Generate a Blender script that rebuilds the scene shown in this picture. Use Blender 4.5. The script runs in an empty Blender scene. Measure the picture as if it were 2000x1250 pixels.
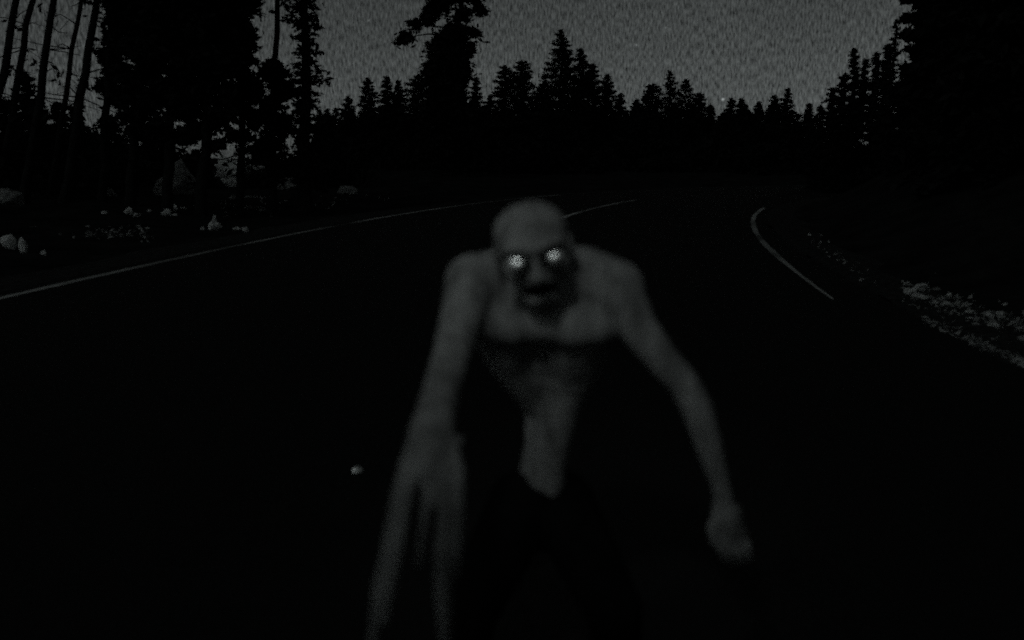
import bpy, bmesh, math, random
import numpy as np
from mathutils import Vector, Matrix, noise as mnoise

# ------------------------------------------------------------------ camera, sky, moon, exposure
SC = bpy.context.scene
COL = SC.collection
PITCH = math.radians(10.3)
F = 1732.0                       # focal length in photo pixels (photo is 2000 wide)
CAMZ = 1.5
cam = bpy.data.cameras.new('camera')
cam.sensor_fit = 'HORIZONTAL'; cam.sensor_width = 36.0; cam.lens = 36.0 * F / 2000.0
cam.clip_start = 0.05; cam.clip_end = 6000
camo = bpy.data.objects.new('camera', cam); COL.objects.link(camo)
camo.location = (0, 0, CAMZ); camo.rotation_euler = (math.pi / 2 - PITCH, 0, 0)
cam.dof.use_dof = True; cam.dof.focus_distance = 32.0; cam.dof.aperture_fstop = 1.3
SC.camera = camo

MOON_EL, MOON_AZ = 42.0, 222.0    # compass azimuth from +Y, clockwise: behind the camera and to the left
moon_dir = Vector((math.sin(math.radians(MOON_AZ)) * math.cos(math.radians(MOON_EL)),
                   math.cos(math.radians(MOON_AZ)) * math.cos(math.radians(MOON_EL)),
                   math.sin(math.radians(MOON_EL))))
SKY_STRENGTH = 0.0105
w = bpy.data.worlds.new('World'); SC.world = w; w.use_nodes = True
nt = w.node_tree; N = nt.nodes; L = nt.links; N.clear()
out = N.new('ShaderNodeOutputWorld'); bg = N.new('ShaderNodeBackground'); L.new(bg.outputs[0], out.inputs[0])
sky = N.new('ShaderNodeTexSky'); sky.sky_type = 'NISHITA'; sky.sun_disc = False
sky.sun_elevation = math.radians(MOON_EL); sky.sun_rotation = math.radians(MOON_AZ)
sky.air_density = 1.0; sky.dust_density = 0.6; sky.ozone_density = 1.0
bw = N.new('ShaderNodeRGBToBW'); L.new(sky.outputs[0], bw.inputs[0])
tc = N.new('ShaderNodeTexCoord')
sx_ = N.new('ShaderNodeSeparateXYZ'); L.new(tc.outputs['Generated'], sx_.inputs[0])
az_ = N.new('ShaderNodeMath'); az_.operation = 'ARCTAN2'; L.new(sx_.outputs[0], az_.inputs[0]); L.new(sx_.outputs[1], az_.inputs[1])
mp = N.new('ShaderNodeCombineXYZ'); L.new(az_.outputs[0], mp.inputs[0])
el_ = N.new('ShaderNodeMath'); el_.operation = 'MULTIPLY'; el_.inputs[1].default_value = 0.22; L.new(sx_.outputs[2], el_.inputs[0]); L.new(el_.outputs[0], mp.inputs[1])
n1 = N.new('ShaderNodeTexNoise'); n1.inputs['Scale'].default_value = 560; n1.inputs['Detail'].default_value = 3
n1.inputs['Roughness'].default_value = 0.75
L.new(mp.outputs[0], n1.inputs['Vector'])
r1 = N.new('ShaderNodeMapRange'); r1.inputs['From Min'].default_value = 0.3; r1.inputs['From Max'].default_value = 0.7
r1.inputs['To Min'].default_value = 0.12; r1.inputs['To Max'].default_value = 1.88; r1.clamp = False
L.new(n1.outputs[0], r1.inputs[0])
n2 = N.new('ShaderNodeTexNoise'); n2.inputs['Scale'].default_value = 6; n2.inputs['Detail'].default_value = 4
L.new(tc.outputs['Generated'], n2.inputs['Vector'])
r2 = N.new('ShaderNodeMapRange'); r2.inputs['From Min'].default_value = 0.3; r2.inputs['From Max'].default_value = 0.7
r2.inputs['To Min'].default_value = 0.93; r2.inputs['To Max'].default_value = 1.07
L.new(n2.outputs[0], r2.inputs[0])
def wmath(op, a, b):
    m = N.new('ShaderNodeMath'); m.operation = op
    for k, v in ((0, a), (1, b)):
        if isinstance(v, (int, float)): m.inputs[k].default_value = v
        else: L.new(v, m.inputs[k])
    return m.outputs[0]
lum = wmath('MULTIPLY', wmath('MULTIPLY', bw.outputs[0], r1.outputs[0]), r2.outputs[0])

def ray(px, py):
    u = (px - 1000.0) / F; v = (625.0 - py) / F
    return Vector((u, math.cos(PITCH) + v * math.sin(PITCH), -math.sin(PITCH) + v * math.cos(PITCH)))
def at(px, py, Y):
    d = ray(px, py); return Vector((0, 0, CAMZ)) + d * (Y / d.y)
def ground(px, py, z=0.0):
    d = ray(px, py); return Vector((0, 0, CAMZ)) + d * ((z - CAMZ) / d.z)
def mpp(px, py, Y):              # metres per photo pixel at that spot
    return Y / ray(px, py).y / F

# a handful of stars
for (sx, sy, size, amp) in ((1412, 194, 4.2, 30), (1243, 88, 3.2, 9), (1300, 54, 3.0, 6), (720, 40, 3.0, 7), (1480, 300, 3, 6)):
    d = ray(sx, sy).normalized()
    vm = N.new('ShaderNodeVectorMath'); vm.operation = 'DISTANCE'; L.new(tc.outputs['Generated'], vm.inputs[0]); vm.inputs[1].default_value = d
    mr = N.new('ShaderNodeMapRange'); mr.interpolation_type = 'SMOOTHSTEP'; mr.inputs['From Min'].default_value = 0; mr.inputs['From Max'].default_value = size / F
    mr.inputs['To Min'].default_value = amp; mr.inputs['To Max'].default_value = 0; L.new(vm.outputs['Value'], mr.inputs[0])
    lum = wmath('ADD', lum, mr.outputs[0])
cmb = N.new('ShaderNodeCombineColor')
for k, c in enumerate((0.915, 1.0, 0.985)): L.new(wmath('MULTIPLY', lum, c), cmb.inputs[k])
L.new(cmb.outputs[0], bg.inputs[0]); bg.inputs[1].default_value = SKY_STRENGTH

ml = bpy.data.lights.new('moon', 'SUN'); ml.energy = 0.035; ml.angle = math.radians(8); ml.color = (0.95, 1.0, 0.99)
mo = bpy.data.objects.new('moon', ml); COL.objects.link(mo); mo.location = (-30, -30, 40)
mo.rotation_euler = (-moon_dir).to_track_quat('-Z', 'Y').to_euler()

# the lamp of the recording camera (its reflection is what shines in the eyes)
LAMP = Vector((-0.42, 0.0, CAMZ + 1.30))
ll = bpy.data.lights.new('camera_lamp', 'SPOT'); ll.energy = 18.0; ll.spot_size = math.radians(31); ll.spot_blend = 1.0
ll.shadow_soft_size = 0.08; ll.color = (0.95, 1.0, 0.99)
lo = bpy.data.objects.new('camera_lamp', ll); COL.objects.link(lo); lo.location = LAMP
lo.rotation_euler = (at(1030, 590, 1.95) - lo.location).to_track_quat('-Z', 'Y').to_euler()

vs = SC.view_settings; vs.view_transform = 'Standard'; vs.look = 'None'; vs.exposure = 0; vs.gamma = 1; vs.use_curve_mapping = False
SC.render.engine = 'CYCLES'
SC.cycles.use_denoising = False
SC.cycles.use_adaptive_sampling = True; SC.cycles.adaptive_threshold = 1.0; SC.cycles.adaptive_min_samples = 2
SC.cycles.max_bounces = 5; SC.cycles.diffuse_bounces = 2; SC.cycles.glossy_bounces = 2
SC.cycles.pixel_filter_type = 'BLACKMAN_HARRIS'; SC.cycles.filter_width = 2.0

rng = np.random.default_rng(7)
random.seed(7)

# ------------------------------------------------------------------ materials
def mat(name, col, rough=0.85, noise=None, spec=0.3, metallic=0.0, bump=None):
    m = bpy.data.materials.new(name); m.use_nodes = True
    t = m.node_tree; b = t.nodes['Principled BSDF']
    b.inputs['Roughness'].default_value = rough; b.inputs['Metallic'].default_value = metallic
    b.inputs['Specular IOR Level'].default_value = spec
    c = col if isinstance(col, tuple) else (col * 0.96, col, col * 0.985)
    b.inputs['Base Color'].default_value = (*c, 1)
    g = t.nodes.new('ShaderNodeTexCoord')
    if noise:
        sc, lo_, hi_ = noise
        n = t.nodes.new('ShaderNodeTexNoise'); n.inputs['Scale'].default_value = sc; n.inputs['Detail'].default_value = 6; n.inputs['Roughness'].default_value = 0.7
        t.links.new(g.outputs['Object'], n.inputs['Vector'])
        r = t.nodes.new('ShaderNodeValToRGB'); e = r.color_ramp.elements
        e[0].position = 0.3; e[1].position = 0.7
        e[0].color = (c[0] * lo_, c[1] * lo_, c[2] * lo_, 1); e[1].color = (min(.9, c[0] * hi_), min(.9, c[1] * hi_), min(.9, c[2] * hi_), 1)
        t.links.new(n.outputs[0], r.inputs[0]); t.links.new(r.outputs[0], b.inputs['Base Color'])
    if bump:
        sc, st, di = bump
        n = t.nodes.new('ShaderNodeTexNoise'); n.inputs['Scale'].default_value = sc; n.inputs['Detail'].default_value = 5
        t.links.new(g.outputs['Object'], n.inputs['Vector'])
        bp = t.nodes.new('ShaderNodeBump'); bp.inputs['Strength'].default_value = st; bp.inputs['Distance'].default_value = di
        t.links.new(n.outputs[0], bp.inputs['Height']); t.links.new(bp.outputs[0], b.inputs['Normal'])
    return m
M = dict(
    ground=mat('forest_floor', 0.022, 1.0, (0.9, 0.4, 1.5), 0.0, bump=(6, .6, .08)),
    asphalt=mat('asphalt', 0.018, 0.95, (120, 0.15, 2.2), 0.02, bump=(160, .4, .004)),
    gravel=mat('gravel', 0.035, 1.0, (9, 0.3, 2.0), 0.0, bump=(30, 1, .03)),
    needles=mat('needles', 0.02, 1.0, (0.8, 0.5, 1.4), 0.0),
    bark=mat('bark', 0.025, 1.0, (5, 0.5, 1.4), 0.0, bump=(14, 1, .03)),
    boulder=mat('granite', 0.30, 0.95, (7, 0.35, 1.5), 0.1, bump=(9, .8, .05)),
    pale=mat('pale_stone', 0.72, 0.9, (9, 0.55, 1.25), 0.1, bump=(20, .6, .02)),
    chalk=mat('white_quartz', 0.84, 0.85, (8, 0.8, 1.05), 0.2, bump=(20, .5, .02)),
    straw=mat('dry_grass', 0.42, 1.0, (3, 0.4, 1.3), 0.0),
    skin=mat('skin', 0.25, 0.75, (420, 0.10, 2.3), 0.12, bump=(90, .5, .006)),
    shade_trousers=mat('leg_shade_cloth', 0.008, 1.0, (14, 0.6, 1.4), 0.0, bump=(30, .4, .01)),  # near-black so the legs sink into shade; the shade is in the colour
    eye=mat('eye_shine', 0.95, 0.345, None, 0.5, metallic=1.0),
    mouth=mat('mouth_inside', 0.012, 0.9, None, 0.05),
    stud=mat('stud_reflector', 0.95, 0.33, None, 0.5, metallic=1.0),
    studbody=mat('stud_housing', 0.10, 0.6, (40, .6, 1.3)),
)
def mottle(m, scale, lo_, hi_):
    t = m.node_tree; b = t.nodes['Principled BSDF']; src = b.inputs['Base Color'].links[0].from_socket
    g = t.nodes.new('ShaderNodeTexCoord'); v = t.nodes.new('ShaderNodeMapping'); v.inputs['Scale'].default_value = (1.6, 1.6, .55)
    n = t.nodes.new('ShaderNodeTexNoise'); n.inputs['Scale'].default_value = scale; n.inputs['Detail'].default_value = 4; n.inputs['Roughness'].default_value = .65
    r = t.nodes.new('ShaderNodeValToRGB'); e = r.color_ramp.elements; e[0].position = .36; e[1].position = .62
    e[0].color = (lo_, lo_, lo_, 1); e[1].color = (hi_, hi_, hi_, 1)
    x = t.nodes.new('ShaderNodeMix'); x.data_type = 'RGBA'; x.blend_type = 'MULTIPLY'; x.inputs[0].default_value = 1.0
    t.links.new(g.outputs['Object'], v.inputs[0]); t.links.new(v.outputs[0], n.inputs[0]); t.links.new(n.outputs[0], r.inputs[0])
    t.links.new(src, x.inputs[6]); t.links.new(r.outputs[0], x.inputs[7]); t.links.new(x.outputs[2], b.inputs['Base Color'])
mottle(M['skin'], 13, .55, 1.15)      # grime on the skin
def paint_mat():
    m = bpy.data.materials.new('worn_road_paint'); m.use_nodes = True
    t = m.node_tree; b = t.nodes['Principled BSDF']; b.inputs['Roughness'].default_value = 0.9; b.inputs['Specular IOR Level'].default_value = 0.05
    g = t.nodes.new('ShaderNodeTexCoord')
    n = t.nodes.new('ShaderNodeTexNoise'); n.inputs['Scale'].default_value = 14; n.inputs['Detail'].default_value = 6; n.inputs['Roughness'].default_value = .8
    n2 = t.nodes.new('ShaderNodeTexNoise'); n2.inputs['Scale'].default_value = 0.35; n2.inputs['Detail'].default_value = 1
    t.links.new(g.outputs['Object'], n.inputs[0]); t.links.new(g.outputs['Object'], n2.inputs[0])
    a = t.nodes.new('ShaderNodeMath'); a.operation = 'MULTIPLY_ADD'; a.inputs[1].default_value = 1.4; t.links.new(n2.outputs[0], a.inputs[0]); t.links.new(n.outputs[0], a.inputs[2])
    r = t.nodes.new('ShaderNodeValToRGB'); e = r.color_ramp.elements
    e[0].position = 0.40; e[0].color = (.03, .032, .031, 1); e[1].position = 0.66; e[1].color = (.62, .65, .64, 1)
    s = t.nodes.new('ShaderNodeMath'); s.operation = 'MULTIPLY'; s.inputs[1].default_value = 0.45; t.links.new(a.outputs[0], s.inputs[0])
    t.links.new(s.outputs[0], r.inputs[0]); t.links.new(r.outputs[0], b.inputs['Base Color'])
    return m
M['paint'] = paint_mat()

# ------------------------------------------------------------------ helpers
def link(name, me, m=None, parent=None):
    o = bpy.data.objects.new(name, me); COL.objects.link(o)
    if m is not None: me.materials.append(M[m])
    if parent is not None: o.parent = parent
    return o
def raw_mesh(name, V, Fa, smooth=False):
    """V (n,3) array; Fa an (m,k) array of faces with k corners each."""
    V = np.asarray(V, dtype=np.float32); Fa = np.asarray(Fa, dtype=np.int32); k = Fa.shape[1]
    me = bpy.data.meshes.new(name)
    me.vertices.add(len(V)); me.vertices.foreach_set('co', V.ravel())
    me.loops.add(Fa.size); me.loops.foreach_set('vertex_index', Fa.ravel())
    me.polygons.add(len(Fa)); me.polygons.foreach_set('loop_start', np.arange(0, Fa.size, k, dtype=np.int32))
    if smooth: me.polygons.foreach_set('use_smooth', np.ones(len(Fa), dtype=bool))
    me.update(); me.validate()
    return me
def tag(o, label=None, cat=None, group=None, kind=None):
    if label: o['label'] = label
    if cat: o['category'] = cat
    if group: o['group'] = group
    if kind: o['kind'] = kind
    return o
def empty(name, loc):
    o = bpy.data.objects.new(name, None); COL.objects.link(o); o.location = loc; o.empty_display_size = .2
    return o
def tube(V, Fa, pts, rad, sides=7):
    """append a tapered tube through pts to the lists V, Fa (quads)"""
    base = len(V); pts = [Vector(p) for p in pts]
    for i, p in enumerate(pts):
        d = (pts[min(i + 1, len(pts) - 1)] - pts[max(i - 1, 0)]).normalized()
        a = d.cross(Vector((0.31, 0.87, 0.2))).normalized(); b = d.cross(a)
        for k in range(sides):
            t = 2 * math.pi * k / sides
            V.append(p + (a * math.cos(t) + b * math.sin(t)) * rad[i])
    for i in range(len(pts) - 1):
        for k in range(sides):
            a0 = base + i * sides + k; a1 = base + i * sides + (k + 1) % sides
            Fa.append((a0, a1, a1 + sides, a0 + sides))

# ------------------------------------------------------------------ terrain and road
S_K = [-40, 0, 10, 17, 24, 30, 38, 50, 65, 100]; TH_K = [-5, 1.5, 6.5, 10, 14.5, 20, 32, 55, 78, 90]
ds = 0.5; ss = np.arange(-30, 95, ds)
th = np.radians(np.interp(ss, S_K, TH_K))
cx = np.cumsum(np.sin(th)) * ds; cy = np.cumsum(np.cos(th)) * ds
i0 = int(30 / ds); cx = cx - cx[i0] - 1.62; cy = cy - cy[i0]
CL = np.stack([cx, cy], 1); NRM = np.stack([np.cos(th), -np.sin(th)], 1)   # normal points to the right of travel
def signed_d(x, y):
    x = np.atleast_1d(x); y = np.atleast_1d(y)
    best = np.full(x.shape, 1e9); sd = np.zeros(x.shape)
    for i in range(0, len(CL), 2):
        dx = x - CL[i, 0]; dy = y - CL[i, 1]; d2 = dx * dx + dy * dy
        m = d2 < best; best[m] = d2[m]; sd[m] = np.sign(dx * NRM[i, 0] + dy * NRM[i, 1])[m]
    return np.sqrt(best) * sd
def bumps(x, y):
    return (0.10 * np.sin(x * .9 + 1.3 * np.sin(y * .41)) * np.sin(y * .77 + .6) + .05 * np.sin(x * 2.3 + y * 1.7) + .18 * np.sin(x * .21 + 2) * np.sin(y * .17))
def height(x, y):
    x = np.atleast_1d(np.asarray(x, float)); y = np.atleast_1d(np.asarray(y, float))
    d = signed_d(x, y)
    e = np.clip((np.abs(d) - 5.4) / 3.0, 0, 1)
    h = -0.05 + e * bumps(x, y)
    r = np.clip(d - 6.0, 0, None)
    near = np.clip((100 - np.abs(y - 20)) / 40, 0, 1) * np.clip((70 - x) / 20, 0, 1)
    bank = np.where(r < 7, 0.36 * r + 0.028 * r * r, 3.9 + 0.42 * (r - 7)); bank = np.minimum(bank, 12 + .05 * r)
    h = h + bank * near
    l = np.clip(-d - 7.0, 0, None)
    h = h + np.minimum(0.03 * l, 1.4)
    return h
def hz(x, y): return float(height(x, y)[0])

gx = np.concatenate([[-3000, -1200, -500, -220, -120, -85], np.arange(-60, 60.1, .8), [85, 120, 220, 500, 1200, 3000]])
gy = np.concatenate([[-3000, -800, -200, -80, -40], np.arange(-22, 125, .8), [150, 200, 350, 700, 1500, 4000]])
X, Y = np.meshgrid(gx, gy)
Z = height(X.ravel(), Y.ravel())
V = np.stack([X.ravel(), Y.ravel(), Z], 1); nx = len(gx)
ii, jj = np.meshgrid(np.arange(len(gy) - 1), np.arange(nx - 1), indexing='ij'); a = (ii * nx + jj).ravel()
o = link('ground', raw_mesh('ground', V, np.stack([a, a + 1, a + nx + 1, a + nx], 1), True), 'ground'); tag(o, kind='structure')

def strip(name, offs, zs, i_from, i_to, m, parent=None, jit=0.0):
    V = []; 
    for i in range(i_from, i_to):
        for q, (of, z) in enumerate(zip(offs, zs)):
            j = jit * rng.uniform(-1, 1) if q in (0, len(offs) - 1) else 0
            V.append((CL[i, 0] + NRM[i, 0] * (of + j), CL[i, 1] + NRM[i, 1] * (of + j), z))
    n = len(offs); Fa = [(r * n + c, r * n + c + 1, r * n + n + c + 1, r * n + n + c) for r in range(i_to - i_from - 1) for c in range(n - 1)]
    return link(name, raw_mesh(name, V, Fa), m, parent)
road = strip('road', [-4.95, -2.5, 0, 2.5, 4.95], [.0, .03, .05, .03, .0], 10, len(ss) - 5, 'asphalt', jit=.04); tag(road, kind='structure')
o = strip('gravel_shoulder', [-6.4, -5.7, -4.9], [-.06, -.02, -.006], 10, len(ss) - 5, 'gravel', jit=.12); tag(o, kind='structure')
o = strip('gravel_shoulder', [4.9, 5.6, 6.3], [-.006, -.02, -.05], 10, len(ss) - 5, 'gravel', jit=.12); tag(o, kind='structure')
def sidx(s): return int(round((s + 30) / ds))
def line(name, of0, of1, s0, s1):
    wd = .078 if of0 < 1 else .06
    def rows():
        for i in range(sidx(s0), sidx(s1)):
            t = (ss[i] - s0) / (s1 - s0); yield i, of0 + (of1 - of0) * t
    V = []; R = list(rows())
    for i, of in R:
        wt = wd * (min(1, .25 + (ss[i] - s0) / 7) if s0 > 0 and of > 1 else 1)
        for k in (-wt * rng.uniform(.7, 1.15), wt * rng.uniform(.7, 1.15)):
            z = .054 - .01 * abs(of + k) if abs(of) < 2.5 else .03 * (4.95 - abs(of + k)) / 2.45 + .004
            V.append((CL[i, 0] + NRM[i, 0] * (of + k), CL[i, 1] + NRM[i, 1] * (of + k), z))
    Fa = [(2 * r, 2 * r + 1, 2 * r + 3, 2 * r + 2) for r in range(len(R) - 1)]
    return link(name, raw_mesh(name, V, Fa), 'paint', road)
line('edge_line', -4.45, -4.75, -18, 37)
line('edge_line', 4.4, 4.75, 10.0, 30.5)
line('centre_line', 0.0, 0.0, 13, 33)

# ------------------------------------------------------------------ foliage
def leaves(P, size, flat=0.5, rs=rng):
    """random bent diamond quads at the points P"""
    n = len(P); size = np.broadcast_to(np.asarray(size, float), (n,)) * rs.uniform(.6, 1.4, n)
    a = rs.normal(size=(n, 3)); a[:, 2] *= flat; a /= np.linalg.norm(a, axis=1)[:, None]
    b = rs.normal(size=(n, 3)); b -= a * (a * b).sum(1)[:, None]; b /= np.linalg.norm(b, axis=1)[:, None]
    s = size[:, None]
    V = np.stack([P - a * s, P + b * s * .42, P + a * s, P - b * s * .42], 1).reshape(-1, 3)
    Fa = np.arange(4 * n).reshape(n, 4)
    return V, Fa
def conifer(name, px, ytop, hw, Yd, label, group, power=0.8, crown0=0.08, leaf=None, dens=1.0, lean=0.0, seed=0, base_z=None, ragged=.25, cat='tree'):
    """conifer whose top stands at photo pixel (px, ytop) seen from the road, hw = half width of the crown in pixels"""
    rs = np.random.default_rng(1000 + seed)
    top = at(px, ytop, Yd); m_ = mpp(px, ytop, Yd)
    bx = top.x - lean; bz = hz(bx, Yd) - .15 if base_z is None else base_z
    H = top.z - bz; R = hw * m_
    root = empty(name, (bx, Yd, bz)); tag(root, label, cat, group)
    wob = rs.normal(0, .012 * H, (6, 2)); wob[0] = 0; wob[-1] = 0
    def axis(t):
        k = np.interp(t, np.linspace(0, 1, 6), wob[:, 0]); k2 = np.interp(t, np.linspace(0, 1, 6), wob[:, 1])
        return np.array([lean * t + k, k2, H * t])
    V = []; Fa = []
    r0 = .018 * H + .03
    tube(V, Fa, [axis(t) for t in (0, .03, .2, .4, .6, .8, .99)], [r0 * 1.5, r0 * 1.1, r0 * .9, r0 * .7, r0 * .5, r0 * .3, r0 * .06], 7)
    nb = int(max(40, H * 10)); pts = []; szs = []
    leaf = leaf or max(.085, .0019 * Yd)
    for i in range(nb):
        t = crown0 + (1 - crown0) * ((i + rs.uniform(-.4, .4)) / nb); t = min(max(t, .02), .985)
        u = (1 - t) / (1 - crown0)
        ln = R * (u ** power) * rs.uniform(1 - ragged, 1 + ragged * .55) + .06
        if rs.random() < .10: ln *= 1.3
        az = i * 2.399 + rs.uniform(-.4, .4); p0 = axis(t)
        dr = rs.uniform(.05, .45) * (0.4 + u) - .25 * (1 - u)
        d = np.array([math.cos(az), math.sin(az), -dr]);
        tip = p0 + d * ln; 
        if i % 3 == 0: tube(V, Fa, [p0, p0 + d * ln * .5 + np.array([0, 0, .03 * ln]), tip], [r0 * .22 * (1 - t) + .008, .01, .004], 4)
        n = int(dens * (10 + 70 * ln / max(leaf * 6, .5)))
        f = rs.uniform(.0, 1.0, n) ** .75
        P = p0 + d * (ln * f)[:, None] + rs.normal(size=(n, 3)) * (np.array([1, 1, .55]) * (.05 + .15 * ln * (1 - .6 * f))[:, None])
        pts.append(P)
    tr = link('trunk', raw_mesh('trunk', np.array([tuple(v) for v in V]), Fa), 'bark', root)
    # fine leader at the very top
    k = int(14 * dens); P = np.stack([axis(.93 + .07 * q) + rs.normal(0, .02 + .07 * (1 - q), 3) for q in np.linspace(0, 1, k)]); pts.append(P)
    P = np.concatenate(pts); VV, FF = leaves(P, leaf, .55, rs)
    link('crown', raw_mesh('crown', VV, FF), 'needles', root)
    return root
def clump_tree(name, Yd, trunk_px, rad, clumps, label, group, leaf=.16, seed=0, twigs=0, cat='tree', dens=1.0):
    """tall pine: trunk through photo pixels trunk_px at depth Yd, foliage clumps (px, py, rx, ry, dY)"""
    rs = np.random.default_rng(5000 + seed)
    pts = [at(x, y, Yd) for x, y in trunk_px]
    b = pts[0]; g = hz(b.x, b.y) - .2; d = (pts[1] - pts[0]).normalized()
    b = b + d * ((g - b.z) / d.z)
    root = empty(name, b); tag(root, label, cat, group)
    P = [Vector((0, 0, 0))] + [p - b for p in pts[1:]]
    V = []; Fa = []; full = []
    for i in range(len(P) - 1):
        for q in range(4): full.append(P[i].lerp(P[i + 1], q / 4))
    full.append(P[-1]); n = len(full)
    rr = [rad * (1.45 if i == 0 else 1.1 - .9 * i / n) for i in range(n)]
    for i in range(1, n - 1): full[i] = full[i] + Vector((rs.normal(0, rad * .22), rs.normal(0, rad * .22), 0))
    tube(V, Fa, full, rr, 8)
    def near(z):
        return min(full, key=lambda p: abs(p.z - z))
    LP = []
    for (x, y, rx, ry, dY) in clumps:
        c = at(x, y, Yd + dY) - b; m_ = mpp(x, y, Yd + dY)
        RX, RZ = rx * m_, ry * m_; RY = min(RX, 1.8)
        st = near(c.z + .1 * RX - .25); mid = st.lerp(c, .55) + Vector((0, 0, .12 * (c - st).length * rs.uniform(-.6, 1)))
        if (c - st).length > .3: tube(V, Fa, [st, mid, c], [rad * .28, rad * .17, rad * .07], 5)
        vol = int(dens * 90 + dens * 20.0 * (RX * RZ + .3 * RX) / (leaf * leaf * .84))
        # sub-clumps inside the ellipsoid give an uneven outline with gaps
        k = max(5, int(10 + RX * RZ * 15)); q = rs.normal(size=(k, 3)); q /= np.linalg.norm(q, axis=1)[:, None]; q *= rs.uniform(0, 1, (k, 1)) ** .45
        q *= np.array([RX, RY, RZ * 1.15]) * .9
        per = max(6, vol // k)
        for s in q:
            e = rs.normal(size=(per, 3)) * np.array([.28, .28, .20]) * (min(.55 * RX + .12, .8))
            e[: per // 6] *= np.array([1.9, 1.9, 2.2]); e[:, 2] -= .22 * np.abs(e[:, 0])
            LP.append(np.array(c) + s + e)
    for k in range(twigs):
        t = rs.uniform(.12, .8); i = int(t * (n - 1)); p = full[i]; az = rs.uniform(0, 6.28); ln = rs.uniform(.4, 1.7)
        e = p + Vector((math.cos(az) * ln, math.sin(az) * ln, rs.uniform(-.5, .25) * ln)); mid = p.lerp(e, .5) + Vector((0, 0, rs.uniform(-.1, .2)))
        tube(V, Fa, [p, mid, e], [.022, .014, .006], 4)
        if rs.random() < .75:
            m2 = p.lerp(e, .6); e2 = m2 + Vector((rs.normal(0, .3), rs.normal(0, .3), rs.normal(-.1, .25))); tube(V, Fa, [m2, m2.lerp(e2, .5), e2], [.012, .008, .004], 3)
        if rs.random() < .45: LP.append(np.array(e) + rs.normal(size=(14, 3)) * .16)
    link('trunk', raw_mesh('trunk', np.array([tuple(v) for v in V]), Fa), 'bark', root)
    if LP:
        VV, FF = leaves(np.concatenate(LP), leaf, .6, rs); link('crown', raw_mesh('crown', VV, FF), 'needles', root)
    return root

G_SKY = 'conifers along the skyline beyond the bend'
SKY_TREES = [  # px, ytop, half width, depth, power, label
    (638, 222, 26, 62, .8, 'short dark conifer at the left foot of the skyline, beside the tall left stand'),
    (680, 188, 34, 76, .85, 'narrow-tipped conifer, first step up of the skyline right of the left stand'),
    (718, 152, 30, 82, .7, 'round-headed conifer, leftmost of the three equal tops left of the big pine'),
    (755, 148, 30, 80, .7, 'middle conifer of the three equal tops left of the big pine'),
    (777, 156, 22, 86, .8, 'slim conifer, rightmost of the three equal tops left of the big pine'),
    (815, 148, 46, 76, .6, 'broad bushy conifer pressed against the left side of the big pine'),
    (930, 150, 24, 84, .75, 'small lone conifer standing just right of the big pine'),
    (958, 186, 24, 90, .8, 'low conifer filling the dip right of the small lone conifer'),
    (985, 128, 30, 82, .55, 'blunt columnar conifer, left one of the pair left of the tallest spire'),
    (1020, 118, 38, 80, .5, 'blunt columnar conifer, right and taller one of the pair left of the tallest spire'),
    (1064, 158, 40, 84, .7, 'wide conifer at the left shoulder of the tallest spire'),
    (1095, 56, 72, 78, 1.0, 'tallest spire of the far skyline, with a thin knobbed leader'),
    (1134, 94, 50, 80, .85, 'second spire right next to the tallest one, thin-tipped'),
    (1158, 124, 40, 83, .8, 'stepped conifer descending right of the second spire'),
    (1185, 144, 32, 85, .7, 'last full conifer on the right shoulder of the tall clump'),
    (1213, 182, 24, 92, .8, 'low pointed conifer in the gap right of the tall clump'),
    (1243, 194, 30, 94, .8, 'lowest conifer between the tall clump and the round-headed one'),
    (1275, 164, 40, 88, .55, 'round-headed conifer at the middle right of the skyline'),
    (1308, 137, 34, 84, .8, 'loose open conifer rising above its round-headed neighbours'),
    (1340, 154, 44, 86, .75, 'conifer with a leaning tip just right of the loose open one'),
    (1368, 182, 34, 90, .7, 'bushy conifer closing the middle right clump'),
    (1430, 192, 26, 94, .7, 'stubby conifer beside the bright star, left of two'),
    (1449, 193, 24, 97, .7, 'stubby conifer beside the bright star, right of two'),
    (1483, 199, 24, 94, .7, 'small conifer alone between the stubby two and the twin tops'),
    (1513, 186, 26, 92, .7, 'left and lower of the twin tops before the right hill'),
    (1540, 173, 24, 89, .75, 'right and higher of the twin tops before the right hill'),
    (1580, 202, 20, 94, .8, 'thin little conifer in the notch at the foot of the right hill'),
]
for k, (x, y, hw, Yd, pw, lb) in enumerate(SKY_TREES):
    conifer('conifer', x, y, hw * 1.4, Yd, lb, G_SKY, power=pw * .92, dens=.9 if 'loose' not in lb else .5, seed=k, crown0=.03)

# trees on the bank at the right
HILL = [
    (1604, 206, 16, 44, .8, 'lowest conifer at the left end of the right hillside'),
    (1628, 172, 20, 42, .7, 'rounded conifer on the smooth lower slope of the right hillside'),
    (1648, 146, 20, 40, .7, 'rounded conifer just below the pointed hillside tree'),
    (1668, 94, 22, 40, .95, 'pointed conifer, sharpest top on the right hillside'),
    (1690, 114, 16, 41, .9, 'small conifer right of the sharpest hillside top'),
    (1712, 103, 14, 39, .85, 'slim conifer, first of the two alone before the right mass'),
    (1735, 86, 17, 38, .7, 'slim conifer, second of the two alone before the right mass'),
    (1752, 38, 15, 33, 1.0, 'thin twiggy conifer leaning on the dark mass at right'),
]
for k, (x, y, hw, Yd, pw, lb) in enumerate(HILL):
    conifer('conifer', x, y, hw * 1.75, Yd, lb, 'conifers on the right hillside', power=pw, dens=1.6 if k < 7 else .45, seed=60 + k, crown0=.02, leaf=.10)
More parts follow.
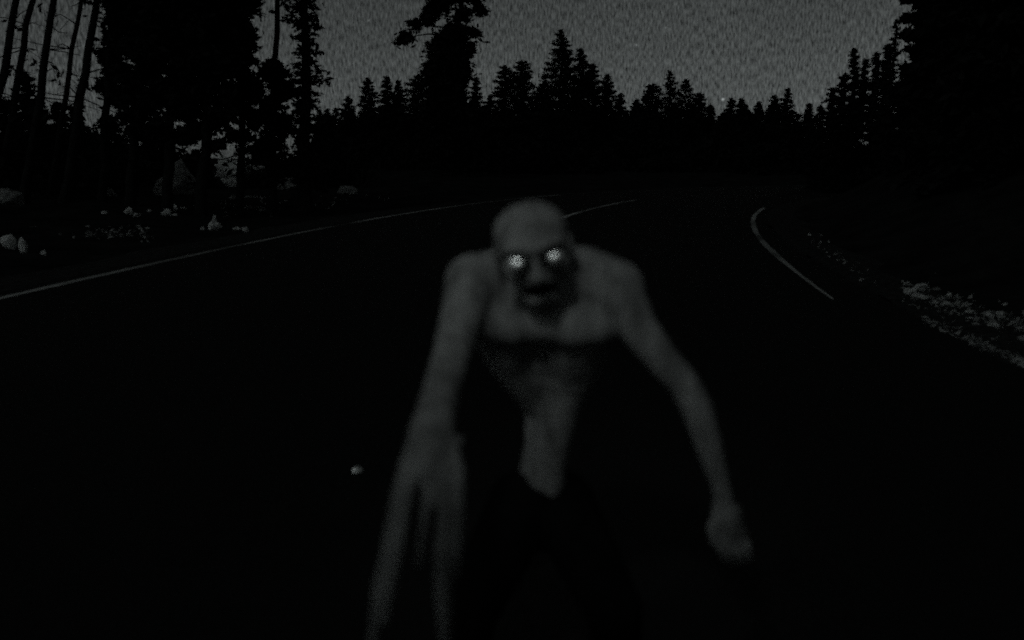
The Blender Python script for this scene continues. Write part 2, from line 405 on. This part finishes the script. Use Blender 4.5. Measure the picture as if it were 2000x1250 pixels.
RIGHT = [
    (1852, -170, 80, 24, 'towering black spruce at the right edge of the sky, nearest to the open sky'),
    (1930, -250, 110, 21, 'towering black spruce in the upper right corner'),
    (1990, -200, 110, 17, 'black spruce cut by the right edge of the frame'),
    (1800, 105, 40, 27, 'shorter spruce tucked under the towering right spruce'),
]
for k, (x, y, hw, Yd, lb) in enumerate(RIGHT):
    conifer('spruce', x, y, hw, Yd, lb, 'towering spruces at the right', power=.36, dens=2.6, seed=80 + k, crown0=.01, leaf=.17, ragged=.25)

# big pine in the middle of the skyline
clump_tree('pine', 58, [(893, 330), (893, 180), (892, 90), (897, 20), (905, -60), (908, -110)], .30, [
    (862, 205, 58, 44, 0), (868, 165, 50, 36, 0), (874, 130, 46, 32, 0), (880, 100, 44, 28, 0), (862, 118, 30, 24, .4), (892, 150, 26, 40, .3), (886, 76, 34, 20, .2), (860, 82, 22, 14, .5),
    (895, 62, 24, 16, 0), (925, 62, 16, 7, 0), (793, 73, 20, 9, 0), (812, 46, 14, 8, .3), (838, 32, 22, 12, 0), (856, 14, 22, 12, .4),
    (905, 30, 20, 14, 0), (940, 18, 14, 9, 0), (875, -5, 34, 12, 0), (920, -8, 26, 12, 0), (905, -45, 40, 24, 0), (908, -85, 26, 24, 0),
    (918, 98, 10, 14, 0), (905, 140, 16, 18, .2), (890, 235, 60, 40, 0), (885, 290, 60, 40, 0)],
    'big ragged pine rising out of the frame, with one branch sticking out left', None, leaf=.19, seed=1, dens=1.4)

# tall leaning stand at the left
G_L = 'tall leaning pines at the left'
BARE = [
    (-2, 190, 30, 0, .13, 26, 'bare leaning pine trunk at the left edge of the frame'),
    (30, 190, 61, 0, .12, 28, 'bare leaning pine trunk, second from the left edge'),
    (78, 190, 104, 0, .12, 25, 'bare leaning pine trunk, third from the left edge'),
    (128, 190, 158, 0, .085, 27, 'thinnest bare leaning pine trunk, fourth from the left edge'),
    (157, 192, 187, 0, .13, 25, 'bare leaning pine trunk, fifth from the left, next to the dense foliage'),
]
for k, (x0, y0, x1, y1, r, Yd, lb) in enumerate(BARE):
    s = (x1 - x0) / (y0 - y1)
    f_ = lambda y: (x0 + s * (y0 - y), y)
    cl = [(f_(-150)[0] + dx, -150 + dy, 46, 30, dz) for dx, dy, dz in ((-30, 0, .4), (30, -50, -.3), (0, -110, .2), (20, -170, 0), (-10, -230, 0))]
    clump_tree('pine', Yd, [f_(385), f_(190), f_(0), f_(-200), f_(-420)], r, cl, lb, G_L, leaf=.12, seed=10 + k, twigs=16)
DENSE = [
    (206, 240, 14, .12, 26, [(228, 20, 26, 34, 0), (232, 75, 22, 26, 0), (215, 110, 20, 16, .3), (236, 140, 26, 22, 0), (205, 165, 16, 9, .4), (222, 190, 22, 12, 0), (215, 240, 20, 10, 0)],
     'leaning pine where the dense foliage begins, left of the black mass'),
    (262, 270, 13, .14, 25, [(262, 0, 50, 46, 0), (256, 70, 46, 46, 0), (300, 40, 34, 50, .4), (290, 110, 44, 36, 0), (255, 150, 34, 26, 0), (285, 185, 40, 26, 0), (262, 225, 26, 12, 0), (275, 258, 30, 10, 0)],
     'densely leaved pine at the left side of the black mass of the stand'),
    (330, 290, 10, .14, 24, [(340, 0, 54, 56, 0), (328, 80, 54, 50, 0), (370, 60, 34, 60, .4), (352, 130, 46, 40, 0), (330, 180, 44, 28, 0), (360, 215, 30, 14, 0), (312, 250, 16, 20, 0), (365, 262, 26, 16, 0)],
     'densely leaved pine in the middle of the black mass of the stand'),
    (400, 300, 8, .15, 24, [(408, 0, 54, 56, 0), (402, 80, 52, 50, 0), (440, 50, 40, 60, .3), (425, 120, 44, 36, 0), (402, 180, 46, 34, 0), (430, 228, 30, 16, 0), (395, 250, 26, 16, .3), (420, 285, 16, 8, 0)],
     'densely leaved pine at the right side of the black mass of the stand'),
    (470, 300, 7, .12, 26, [(462, 0, 34, 40, 0), (460, 66, 34, 40, 0), (470, 120, 26, 30, 0), (478, 170, 40, 22, 0), (462, 215, 30, 18, .3), (495, 238, 20, 12, 0), (470, 268, 22, 11, 0), (500, 292, 14, 7, 0)],
     'pine with open foliage beside the sky gap in the left stand'),
    (535, 310, 5, .12, 27, [(540, -40, 40, 30, 0), (535, 140, 26, 22, 0), (548, 180, 30, 22, 0), (520, 205, 26, 14, 0), (545, 240, 32, 18, .4), (530, 280, 24, 10, 0), (548, 320, 14, 6, 0)],
     'pine below the sky gap in the left stand, second from its right end'),
]
for k, (x, y, dx, r, Yd, cl, lb) in enumerate(DENSE):
    clump_tree('pine', Yd, [(x - dx * .4, 385), (x, y), (x + dx, 60), (x + dx * 1.6, -120), (x + dx * 2, -320)], r, cl + [(x + dx * 1.6, -120, 50, 60, 0), (x + dx * 2, -260, 36, 60, 0)], lb, G_L, leaf=.125, seed=30 + k, twigs=8, dens=1.35)
conifer('pine', 588, -260, 34, 26, 'slim ragged pine at the right end of the tall left stand, against open sky', G_L, power=.25, crown0=.12, leaf=.10, dens=.62, lean=.25, seed=55, ragged=.55)
UNDER = [
    (8, 196, 40, 36, 'young conifer in the lower left, at the frame edge under the bare trunks'),
    (42, 136, 40, 38, 'young conifer with the highest tip under the bare trunks'),
    (72, 192, 36, 36, 'young conifer right of the highest tip under the bare trunks'),
    (112, 200, 34, 38, 'young conifer between the third and fourth bare trunks'),
    (148, 204, 30, 40, 'young conifer at the foot of the fifth bare trunk'),
    (185, 262, 36, 36, 'low young conifer under the first dense pine'),
    (232, 268, 36, 38, 'low young conifer under the left side of the black mass'),
    (296, 264, 34, 38, 'low young conifer under the middle of the black mass'),
    (385, 300, 36, 40, 'lowest young conifer left of the bright gap near the horizon'),
    (622, 238, 22, 50, 'young conifer at the right foot of the tall left stand'),
]
for k, (x, y, hw, Yd, lb) in enumerate(UNDER):
    conifer('young_conifer', x, y, hw * 1.1, Yd, lb, 'young conifers under the left stand', power=.6, dens=1.1, seed=120 + k, crown0=.0, leaf=.15)

# the closed wood behind, one dark mass
def wood(name, spots, leaf, seed):
    rs = np.random.default_rng(seed); LP = []; V = []; Fa = []
    for (x, y, H, R) in spots:
        z = hz(x, y) - .1
        tube(V, Fa, [(x, y, z), (x, y, z + H * .5), (x, y, z + H)], [.12, .08, .02], 5)
        n = int(34 * H * R / (leaf * 2.2)) ; t = rs.uniform(0, 1, n) ** 1.15; rr = R * (1 - t) ** .7 * rs.uniform(.1, 1.05, n) ** .5 + .05; az = rs.uniform(0, 6.283, n)
        rr *= 1 + .25 * np.sin(t * 40 + az * 3)
        LP.append(np.stack([x + rr * np.cos(az), y + rr * np.sin(az), z + H * t - .15 * rr], 1))
    VV, FF = leaves(np.concatenate(LP), leaf, .6, rs); nV = len(VV)
    tv = np.array([tuple(v) for v in V]); tf = np.array(Fa) + nV
    me = raw_mesh(name, np.concatenate([VV, tv]), np.concatenate([FF, tf])); return link(name, me, 'needles')
sp = []
rs = np.random.default_rng(3)
for x in range(628, 1600, 13):
    for Yd in (70, 86, 100):
        xx = x + rs.uniform(-6, 6); yt = rs.uniform(203, 228) if Yd == 100 else rs.uniform(215, 250)
        if Yd == 70: yt = rs.uniform(262, 315)
        p = at(xx, yt, Yd + rs.uniform(-4, 4)); z = hz(p.x, p.y)
        if abs(signed_d(p.x, p.y)[0]) > 8: sp.append((p.x, p.y, max(1.5, p.z - z), rs.uniform(1.0, 1.6)))
tag(wood('woodland', sp, .34, 5), 'far closed conifer wood, one black mass under the skyline', 'woodland', kind='stuff')
sp = []
for k in range(230):
    x = rs.uniform(8, 30); y = rs.uniform(14, 50); d = signed_d(x, y)[0]
    if d < 10.5 or x / y < .36: continue
    sp.append((x, y, rs.uniform(1.6, 3.6), rs.uniform(1.0, 1.6)))
tag(wood('thicket', sp, .2, 6), 'dark scrub thicket covering the right hillside', 'thicket', kind='stuff')
sp = []
for k in range(260):
    x = rs.uniform(-30, -7); y = rs.uniform(27, 46); d = signed_d(x, y)[0]
    px = 1000 + F * x / y
    if d > -8 or px < -80 or 425 < px < 482 or (280 < px < 720 and y < 37): continue
    sp.append((x, y, rs.uniform(1.0, 2.3) if px > 300 else rs.uniform(1.2, 2.6), rs.uniform(.6, 1.2)))
tag(wood('thicket', sp, .14, 8), 'dark undergrowth between the pines at the left', 'thicket', kind='stuff')

# ------------------------------------------------------------------ stones
def rock_mesh(name, seed, sub=3, rough=.28, m='pale'):
    rs = np.random.default_rng(seed); bm = bmesh.new(); bmesh.ops.create_icosphere(bm, subdivisions=sub, radius=1.0)
    dirs = rs.normal(size=(16, 3)); dirs /= np.linalg.norm(dirs, axis=1)[:, None]; off = rs.uniform(.45, .9, 16)
    for v in bm.verts:
        p = np.array(v.co)
        for d_, o_ in zip(dirs, off):
            q = p @ d_
            if q > o_: p = p - d_ * (q - o_) * .85
        q3 = Vector(p) * 1.7 + Vector((seed * 3.1, 0, 0))
        p = p * (1 + rough * (1.1 * mnoise.noise(q3) + .6 * mnoise.noise(q3 * 2.3)))
        v.co = p
    for f in bm.faces: f.smooth = sub > 3
    me = bpy.data.meshes.new(name); bm.to_mesh(me); bm.free(); me.materials.append(M[m]); return me
def stone(name, me, px, py, wpx, hpx, label, cat, group=None, rot=None):
    """stone with its foot at photo pixel (px, py) on the ground, about wpx by hpx pixels"""
    g = ground(px, py, -.02)
    for _ in range(4): g = ground(px, py, hz(g.x, g.y))
    m_ = mpp(px, py, g.y); o = bpy.data.objects.new(name, me); COL.objects.link(o)
    o.scale = (wpx * m_ / 1.7, wpx * m_ / 1.9, hpx * m_ / 1.5); o.location = (g.x, g.y, g.z + hpx * m_ * .42)
    o.rotation_euler = (0, 0, random.uniform(0, 6.28) if rot is None else rot); tag(o, label, cat, group); return o
for k, (x, y, w_, h_, lb) in enumerate([
    (22, 408, 52, 36, 'grey rounded boulder at the left edge of the frame'),
    (352, 388, 92, 76, 'largest grey boulder, tall and rounded, under the left pines'),
    (568, 381, 84, 36, 'long low flat-topped grey boulder at the roadside'),
    (682, 382, 40, 22, 'small grey boulder right of the long low one'),
    (212, 392, 30, 26, 'small dim boulder between the frame-edge boulder and the largest one')]):
    stone('boulder', rock_mesh('boulder', 40 + k, 4, .2, 'boulder'), x, y, w_, h_, lb, 'boulder', rot=.3 * k)
cr = bpy.data.objects.new('rock_outcrop', rock_mesh('rock_outcrop', 47, 4, .6, 'chalk')); COL.objects.link(cr)
tp = at(454, 306, 40); zb = hz(tp.x, 40); hh = tp.z - zb
cr.scale = (.95, .6, hh * .60); cr.location = (tp.x, 40, zb + hh * .46); cr.rotation_euler = (0, .12, .4)
tag(cr, 'white rock outcrop glowing through the gap between the left pines', 'rock')
PALE = [rock_mesh('stone', 60 + k, 2, .45, 'pale') for k in range(6)]; CHALK = [rock_mesh('stone', 70 + k, 2, .5, 'chalk') for k in range(4)]
BR = [
    (18, 489, 36, 38, 1, 'largest white stone by the left frame edge'), (47, 494, 20, 30, 1, 'white upright stone beside the largest white one'),
    (87, 499, 10, 9, 1, 'tiny white pebble right of the two white stones'),
    (205, 418, 13, 8, 0, 'pale pebble left of the bright round stone on the verge'), (252, 419, 17, 14, 1, 'bright round stone on the left verge'),
    (268, 423, 16, 8, 0, 'flat pale stone touching the bright round stone'), (293, 415, 9, 8, 0, 'small pale stone between the bright round one and the pile'),
    (326, 422, 20, 14, 1, 'bright stone at the left of the small pile on the verge'), (340, 412, 12, 12, 1, 'upper stone of the small pile on the verge'),
    (340, 427, 14, 12, 1, 'middle stone of the small pile on the verge'), (351, 431, 14, 14, 0, 'right lower stone of the small pile on the verge'),
    (360, 410, 12, 7, 0, 'pale pebble right above the small pile'), (389, 408, 12, 9, 0, 'pale pebble alone right of the small pile'),
    (396, 450, 11, 8, 0, 'pale pebble left of the standing stone near the edge line'), (416, 450, 24, 16, 1, 'broad base stone of the standing pair near the edge line'),
    (420, 438, 12, 22, 0, 'slanting upright stone of the standing pair near the edge line'), (462, 450, 16, 7, 0, 'flat pale stone near the edge line, left of two'),
    (480, 453, 14, 11, 0, 'flat pale stone near the edge line, right of two'),
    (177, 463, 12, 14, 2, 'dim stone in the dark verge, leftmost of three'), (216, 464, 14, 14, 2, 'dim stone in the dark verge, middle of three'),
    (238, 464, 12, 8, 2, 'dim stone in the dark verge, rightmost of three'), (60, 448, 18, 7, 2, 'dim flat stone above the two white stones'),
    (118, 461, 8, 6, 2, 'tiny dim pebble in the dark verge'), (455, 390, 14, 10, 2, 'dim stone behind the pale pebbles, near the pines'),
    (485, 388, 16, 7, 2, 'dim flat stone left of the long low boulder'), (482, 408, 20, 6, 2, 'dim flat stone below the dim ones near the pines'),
    (512, 412, 16, 5, 2, 'dim flat stone closest below the long low boulder'),
]
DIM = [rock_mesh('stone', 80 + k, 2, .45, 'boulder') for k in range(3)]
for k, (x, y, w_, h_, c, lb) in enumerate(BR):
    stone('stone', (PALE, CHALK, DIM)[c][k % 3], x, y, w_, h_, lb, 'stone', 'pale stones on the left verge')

# pale rubble on the right bank: single stones plus chips
rs = np.random.default_rng(11)
RUB = []
for k in range(46):
    t = rs.uniform(0, 1); x = 1765 + t * 250; y = 566 + t * 82 + rs.normal(0, 15); RUB.append((x, y, rs.uniform(11, 26), rs.uniform(8, 16)))
for k in range(22):
    t = rs.uniform(0, 1); x = 1800 + t * 220; y = 634 + t * 92 + rs.normal(0, 5); RUB.append((x, y, rs.uniform(7, 16), rs.uniform(5, 10)))
for k in range(22):
    t = rs.uniform(0, 1); x = 1580 + t * 140; y = 472 + t * 95 + rs.normal(0, 9); RUB.append((x, y, rs.uniform(5, 9), rs.uniform(4, 8)))
for k, (x, y, w_, h_) in enumerate(RUB):
    if k < 46: lb, gp = 'pale broken stone in the bright rubble band on the right bank', 'bright rubble on the right bank'
    elif k < 68: lb, gp = 'small pale stone in the lower strip below the bright rubble', 'lower strip of stones on the right bank'
    else: lb, gp = 'tiny dim stone scattered between the right edge line and the rubble', 'tiny stones beyond the right edge line'
    stone('stone', PALE[k % 6] if k % 4 else DIM[k % 3], x, y, w_, h_, lb, 'stone', gp)
def chips(name, cen, n, size, m, label, seed):
    rs = np.random.default_rng(seed); P = []
    for i in range(n):
        x0, y0, x1, y1, sp_ = cen[rs.integers(len(cen))]; t = rs.uniform(0, 1)
        px = x0 + (x1 - x0) * t + rs.normal(0, 6); py = y0 + (y1 - y0) * t + rs.normal(0, sp_)
        g = ground(px, py, 0)
        for _ in range(3): g = ground(px, py, hz(g.x, g.y))
        if 4 < g.y < 60: P.append((g.x, g.y, hz(g.x, g.y) + rs.uniform(0, size)))
    P = np.array(P); VV, FF = leaves(P, size, .9, rs); o = link(name, raw_mesh(name, VV, FF), m); tag(o, label, 'dry grass', kind='stuff')
chips('dry_grass', [(1760, 568, 2010, 652, 15), (1800, 634, 2010, 726, 6)], 800, .045, 'straw', 'pale dry grass among the rubble on the right bank', 21)
chips('dry_grass', [(1880, 425, 2000, 470, 12), (1580, 470, 1720, 565, 8)], 160, .04, 'straw', 'sparse dry grass higher on the right bank', 22)
chips('dry_grass', [(470, 396, 760, 389, 2), (150, 455, 300, 460, 8), (380, 405, 540, 412, 6)], 260, .05, 'straw', 'thin dry grass along the left verge', 23)

# road stud on the asphalt
g = ground(700, 924, .03)
stud = empty('road_stud', (g.x, g.y, .028)); tag(stud, 'small bright reflective road stud on the dark asphalt left of the person', 'road stud')
bm = bmesh.new(); bmesh.ops.create_cube(bm, size=1)
for v in bm.verts:
    v.co.x *= .07; v.co.y *= .07; v.co.z = (v.co.z + .5) * .022
    if v.co.z > .01: v.co.x *= .65; v.co.y *= .6
bmesh.ops.bevel(bm, geom=bm.edges[:], offset=.004, segments=2, affect='EDGES')
me = bpy.data.meshes.new('housing'); bm.to_mesh(me); bm.free(); link('housing', me, 'studbody', stud)
bm = bmesh.new(); bmesh.ops.create_uvsphere(bm, u_segments=20, v_segments=12, radius=1)
me = bpy.data.meshes.new('reflector'); bm.to_mesh(me); bm.free()
rf = link('reflector', me, 'stud', stud); rf.scale = (.027, .010, .025); rf.location = (0, -.026, .020); rf.rotation_euler = (math.radians(-22), 0, math.atan2(g.x, g.y) * -1)
for p in me.polygons: p.use_smooth = True

# ------------------------------------------------------------------ the person
def add_blob(V, Fa, c, r, axes=None, seg=20, rings=12):
    base = len(V); r = (r, r, r) if isinstance(r, (int, float)) else r
    A = axes or (Vector((1, 0, 0)), Vector((0, 1, 0)), Vector((0, 0, 1))); c = Vector(c)
    V.append(c + A[2] * r[2])
    for i in range(1, rings):
        ph = math.pi * i / rings
        for k in range(seg):
            t = 2 * math.pi * k / seg
            V.append(c + A[0] * (r[0] * math.sin(ph) * math.cos(t)) + A[1] * (r[1] * math.sin(ph) * math.sin(t)) + A[2] * (r[2] * math.cos(ph)))
    V.append(c - A[2] * r[2]); last = len(V) - 1
    for k in range(seg): Fa.append((base, base + 1 + k, base + 1 + (k + 1) % seg))
    for i in range(rings - 2):
        for k in range(seg):
            a0 = base + 1 + i * seg + k; a1 = base + 1 + i * seg + (k + 1) % seg
            Fa.append((a0, a0 + seg, a1 + seg)); Fa.append((a0, a1 + seg, a1))
    o_ = base + 1 + (rings - 2) * seg
    for k in range(seg): Fa.append((last, o_ + (k + 1) % seg, o_ + k))
def limb(V, Fa, pts, rad, step=.4):
    """a chain of overlapping spheres that tapers smoothly through the points"""
    for i in range(len(pts) - 1):
        a, b = Vector(pts[i]), Vector(pts[i + 1]); n = max(2, int((b - a).length / (min(rad[i], rad[i + 1]) * step)))
        for q in range(n + (i == len(pts) - 2)):
            t = q / n; add_blob(V, Fa, a.lerp(b, t), rad[i] + (rad[i + 1] - rad[i]) * t, seg=14, rings=9)
def PX(*rows):   # rows of (px, py, Y, radius px) -> points, radii
    return [at(x, y, Yd) for x, y, Yd, r in rows], [r * mpp(x, y, Yd) for x, y, Yd, r in rows]
V = []; Fa = []
# shoulder girdle and back
for rows in (
    ((925, 552, 2.00, 58), (985, 546, 2.04, 62), (1062, 542, 2.07, 66), (1135, 546, 2.04, 66), (1200, 565, 2.00, 60)),
    ((985, 610, 2.04, 80), (1010, 690, 2.12, 62), (1052, 770, 2.18, 44)),
    ((1125, 620, 2.04, 78), (1112, 700, 2.12, 68), (1085, 780, 2.17, 54)),
    ((1055, 600, 2.10, 90), (1062, 700, 2.16, 78), (1072, 790, 2.20, 48), (1064, 870, 2.20, 40), (1058, 930, 2.21, 46), (1056, 985, 2.22, 66)),
    ((955, 622, 1.98, 46), (1000, 634, 1.98, 42)), ((1170, 628, 1.98, 46), (1115, 640, 1.98, 42)), ((1000, 628, 1.985, 40), (1060, 632, 1.985, 38), (1120, 634, 1.985, 40)),       # chest muscles
    ((1085, 690, 2.13, 40), (1100, 750, 2.12, 42), (1084, 840, 2.14, 38), (1068, 910, 2.16, 36), (1062, 990, 2.19, 44)),          # flank that catches the light
    ((1066, 600, 2.02, 44), (1058, 570, 1.95, 44), (1052, 545, 1.90, 46)),                                  # neck
    ((1000, 560, 1.99, 26), (1045, 580, 1.97, 20)), ((1130, 565, 1.99, 26), (1085, 582, 1.97, 20)),         # trapezius to neck
    # arm at viewer right
    ((1214, 588, 1.97, 50), (1245, 640, 1.96, 40), (1292, 700, 1.95, 33), (1338, 752, 1.94, 31), (1362, 800, 1.94, 32), (1385, 870, 1.94, 27), (1405, 940, 1.94, 19), (1413, 975, 1.94, 19)),
    # arm at viewer left, reaching forward
    ((915, 575, 1.96, 50), (898, 630, 1.90, 42), (880, 700, 1.80, 38), (862, 765, 1.70, 38), (850, 810, 1.62, 40), (843, 850, 1.56, 46), (838, 885, 1.52, 50)),
):
    p, r = PX(*rows); limb(V, Fa, p, r)
# hand at viewer right: palm, four curled fingers, thumb
p, r = PX((1412, 985, 1.94, 20), (1416, 1015, 1.93, 24), (1420, 1040, 1.93, 22)); limb(V, Fa, p, r)
p, r = PX((1428, 1000, 1.94, 20), (1440, 1042, 1.94, 17)); limb(V, Fa, p, r)
p, r = PX((1406, 1000, 1.94, 18), (1410, 1042, 1.94, 15)); limb(V, Fa, p, r)
for rows in (
    ((1404, 1040, 1.92, 9.5), (1406, 1070, 1.90, 9), (1414, 1090, 1.91, 8), (1420, 1096, 1.94, 7)),
    ((1420, 1044, 1.92, 9.5), (1425, 1078, 1.90, 9), (1430, 1096, 1.92, 8), (1434, 1098, 1.95, 7)),
    ((1437, 1046, 1.93, 9.5), (1444, 1078, 1.91, 9), (1447, 1094, 1.93, 8), (1448, 1096, 1.96, 7)),
    ((1451, 1042, 1.95, 9), (1460, 1070, 1.93, 8.5), (1464, 1088, 1.94, 7.5), (1463, 1090, 1.97, 7)),
    ((1402, 1002, 1.93, 11), (1390, 1030, 1.91, 10), (1394, 1058, 1.90, 8.5)),
):
    p, r = PX(*rows); limb(V, Fa, p, r)
# hand at viewer left: palm and long fingers pointing down
for rows in (
    ((818, 880, 1.52, 30), (806, 915, 1.49, 24)), ((836, 880, 1.51, 34), (834, 920, 1.48, 26)), ((858, 880, 1.52, 30), (866, 925, 1.49, 25)),
    ((796, 905, 1.49, 17), (782, 970, 1.47, 19), (762, 1060, 1.46, 16), (744, 1150, 1.47, 17), (728, 1262, 1.50, 12)),
    ((806, 915, 1.48, 13), (796, 980, 1.455, 12), (780, 1070, 1.44, 11), (764, 1150, 1.45, 11), (752, 1215, 1.48, 9)),
    ((838, 920, 1.48, 15), (835, 985, 1.45, 11), (827, 1040, 1.44, 10), (817, 1104, 1.47, 9)),
    ((864, 920, 1.48, 17), (870, 1000, 1.45, 16), (863, 1080, 1.44, 17), (866, 1160, 1.45, 18), (870, 1270, 1.49, 12)),
    ((880, 880, 1.52, 18), (892, 920, 1.49, 18), (893, 1000, 1.46, 16), (889, 1070, 1.45, 15), (887, 1120, 1.46, 12)),
    ((884, 880, 1.53, 14), (898, 862, 1.55, 8), (904, 852, 1.56, 4)),
):
    p, r = PX(*rows); limb(V, Fa, p, r)
# legs (mostly below the frame) and feet
hipL, hipR = at(1020, 985, 2.22), at(1094, 985, 2.22)
LEGS = []
for hip, knee, ank in ((hipL, (-.10, 1.90, .46), (-.13, 2.20, .125)), (hipR, (.24, 1.92, .46), (.29, 2.24, .125))):
    knee = Vector(knee); ank = Vector(ank); LEGS.append((hip, knee, ank))
    limb(V, Fa, [hip, hip.lerp(knee, .5), knee, knee.lerp(ank, .35), ank], [.075, .062, .05, .05, .034])
    limb(V, Fa, [ank + Vector((0, .03, -.05)), ank + Vector((0, -.06, -.055)), ank + Vector((0, -.16, -.072))], [.038, .034, .016])
# head
H0 = at(1041, 483, 1.885); roll = math.radians(10)
AX = Vector((math.cos(roll), 0, math.sin(roll))); AU = Vector((-math.sin(roll), -.20, math.cos(roll))).normalized(); AF = AX.cross(AU); 
if AF.y > 0: AF = -AF
def hd(x, f, u): return H0 + AX * x + AF * f + AU * u
axs = (AX, AF, AU)
add_blob(V, Fa, hd(0, -.028, .030), (.080, .096, .059), axs, 32, 20)
add_blob(V, Fa, hd(0, .012, .024), (.070, .070, .056), axs, 28, 16)
add_blob(V, Fa, hd(0, -.004, -.046), (.050, .056, .060), axs, 28, 16)
for s in (-1, 1):
    add_blob(V, Fa, hd(.046 * s, .040, -.026), .024)
    limb(V, Fa, [hd(.010 * s, .080, .020), hd(.036 * s, .078, .026), hd(.058 * s, .054, .020)], [.013, .013, .012])
    add_blob(V, Fa, hd(.080 * s, -.020, -.012), (.008, .018, .028), axs)
    limb(V, Fa, [hd(.046 * s, .005, -.070), hd(.018 * s, .034, -.104)], [.014, .014])
limb(V, Fa, [hd(0, .078, .004), hd(0, .094, -.038)], [.009, .012]); add_blob(V, Fa, hd(0, .026, -.104), .017)
for s in (-1, 1): add_blob(V, Fa, hd(.011 * s, .086, -.040), .009)
limb(V, Fa, [hd(-.030, .058, -.062), hd(0, .070, -.058), hd(.030, .058, -.062)], [.007, .009, .007])
limb(V, Fa, [hd(-.026, .038, -.098), hd(0, .046, -.101), hd(.026, .038, -.098)], [.006, .007, .006])
def remeshed(name, V, Fa, vox, smooth):
    me = raw_mesh(name + '_raw', np.array([tuple(v) for v in V]), Fa)
    o = bpy.data.objects.new(name + '_raw', me); COL.objects.link(o)
    md = o.modifiers.new('r', 'REMESH'); md.mode = 'VOXEL'; md.voxel_size = vox; md.use_smooth_shade = True
    sm = o.modifiers.new('s', 'SMOOTH'); sm.factor = .5; sm.iterations = smooth
    dg = bpy.context.evaluated_depsgraph_get(); r = bpy.data.meshes.new_from_object(o.evaluated_get(dg))
    bpy.data.objects.remove(o); bpy.data.meshes.remove(me); r.name = name; r.materials.clear(); return r
body = remeshed('body', V, Fa, .0052, 7)
n = len(body.vertices); co = np.empty(n * 3, np.float32); body.vertices.foreach_get('co', co); co = co.reshape(-1, 3)
rel = co - np.array(H0); lx = rel @ np.array(AX); lf = rel @ np.array(AF); lu = rel @ np.array(AU)
face = (np.abs(lx) < .12) & (lf > 0.0) & (np.abs(lu) < .16)
dep = np.zeros(n)
for s in (-1, 1): dep += .026 * np.exp(-(((lx - .038 * s) / .020) ** 2 + ((lu + .003) / .015) ** 2))
dep += .036 * np.exp(-((lx / .042) ** 2 + ((lu + .082) / .015) ** 2))
for s in (-1, 1): dep += .012 * np.exp(-(((lx - .043 * s) / .016) ** 2 + ((lu + .066) / .022) ** 2))   # hollow cheeks
dep *= face
co -= np.outer(dep, np.array(AF)).astype(np.float32)
body.vertices.foreach_set('co', co.ravel()); body.update()
person = empty('person', (.08, 2.2, 0)); tag(person, 'bare-chested bald person with added legwear blackened as shade, hunched on the road with arms hanging, eyes shining', 'person')
INV = Matrix.Translation(person.location).inverted()
body.transform(INV); link('body', body, 'skin', person)
for s in (-1, 1):
    me = bpy.data.meshes.new('eye'); v_ = []; f_ = []
    add_blob(v_, f_, (0, 0, 0), (1, 1, 1), None, 24, 16); me.from_pydata([tuple(q) for q in v_], [], f_)
    for q in me.polygons: q.use_smooth = True
    e = link('eye', me, 'eye', person)
    c = hd(.038 * s, .066, -.003); fw = ((Vector((0, 0, CAMZ)) - c).normalized() + (LAMP - c).normalized()).normalized()
    e.matrix_world = Matrix.Translation(c - person.location) @ fw.to_track_quat('Z', 'Y').to_matrix().to_4x4() @ Matrix.Diagonal((.0180, .0170, .0060, 1))
me = bpy.data.meshes.new('mouth'); v_ = []; f_ = []
add_blob(v_, f_, hd(0, .034, -.083) - person.location, (.041, .014, .0145), axs, 20, 12); me.from_pydata([tuple(q) for q in v_], [], f_)
link('mouth', me, 'mouth', person)
V = []; Fa = []  # added dark legwear, stands in for the light fading below the waist
wp, wr = PX((1020, 958, 2.185, 34), (1056, 962, 2.165, 36), (1096, 958, 2.185, 34)); limb(V, Fa, wp, wr, .25); wp, wr = PX((1057, 955, 2.22, 62), (1056, 995, 2.22, 80)); limb(V, Fa, wp, wr, .25)
for hip, knee, ank in LEGS:
    limb(V, Fa, [hip, hip.lerp(knee, .5), knee, knee.lerp(ank, .4), ank + Vector((0, 0, .03))], [.094, .082, .068, .066, .054], .25)
tr = remeshed('shade_trousers', V, Fa, .007, 4); tr.transform(INV); link('shade_trousers', tr, 'shade_trousers', person)
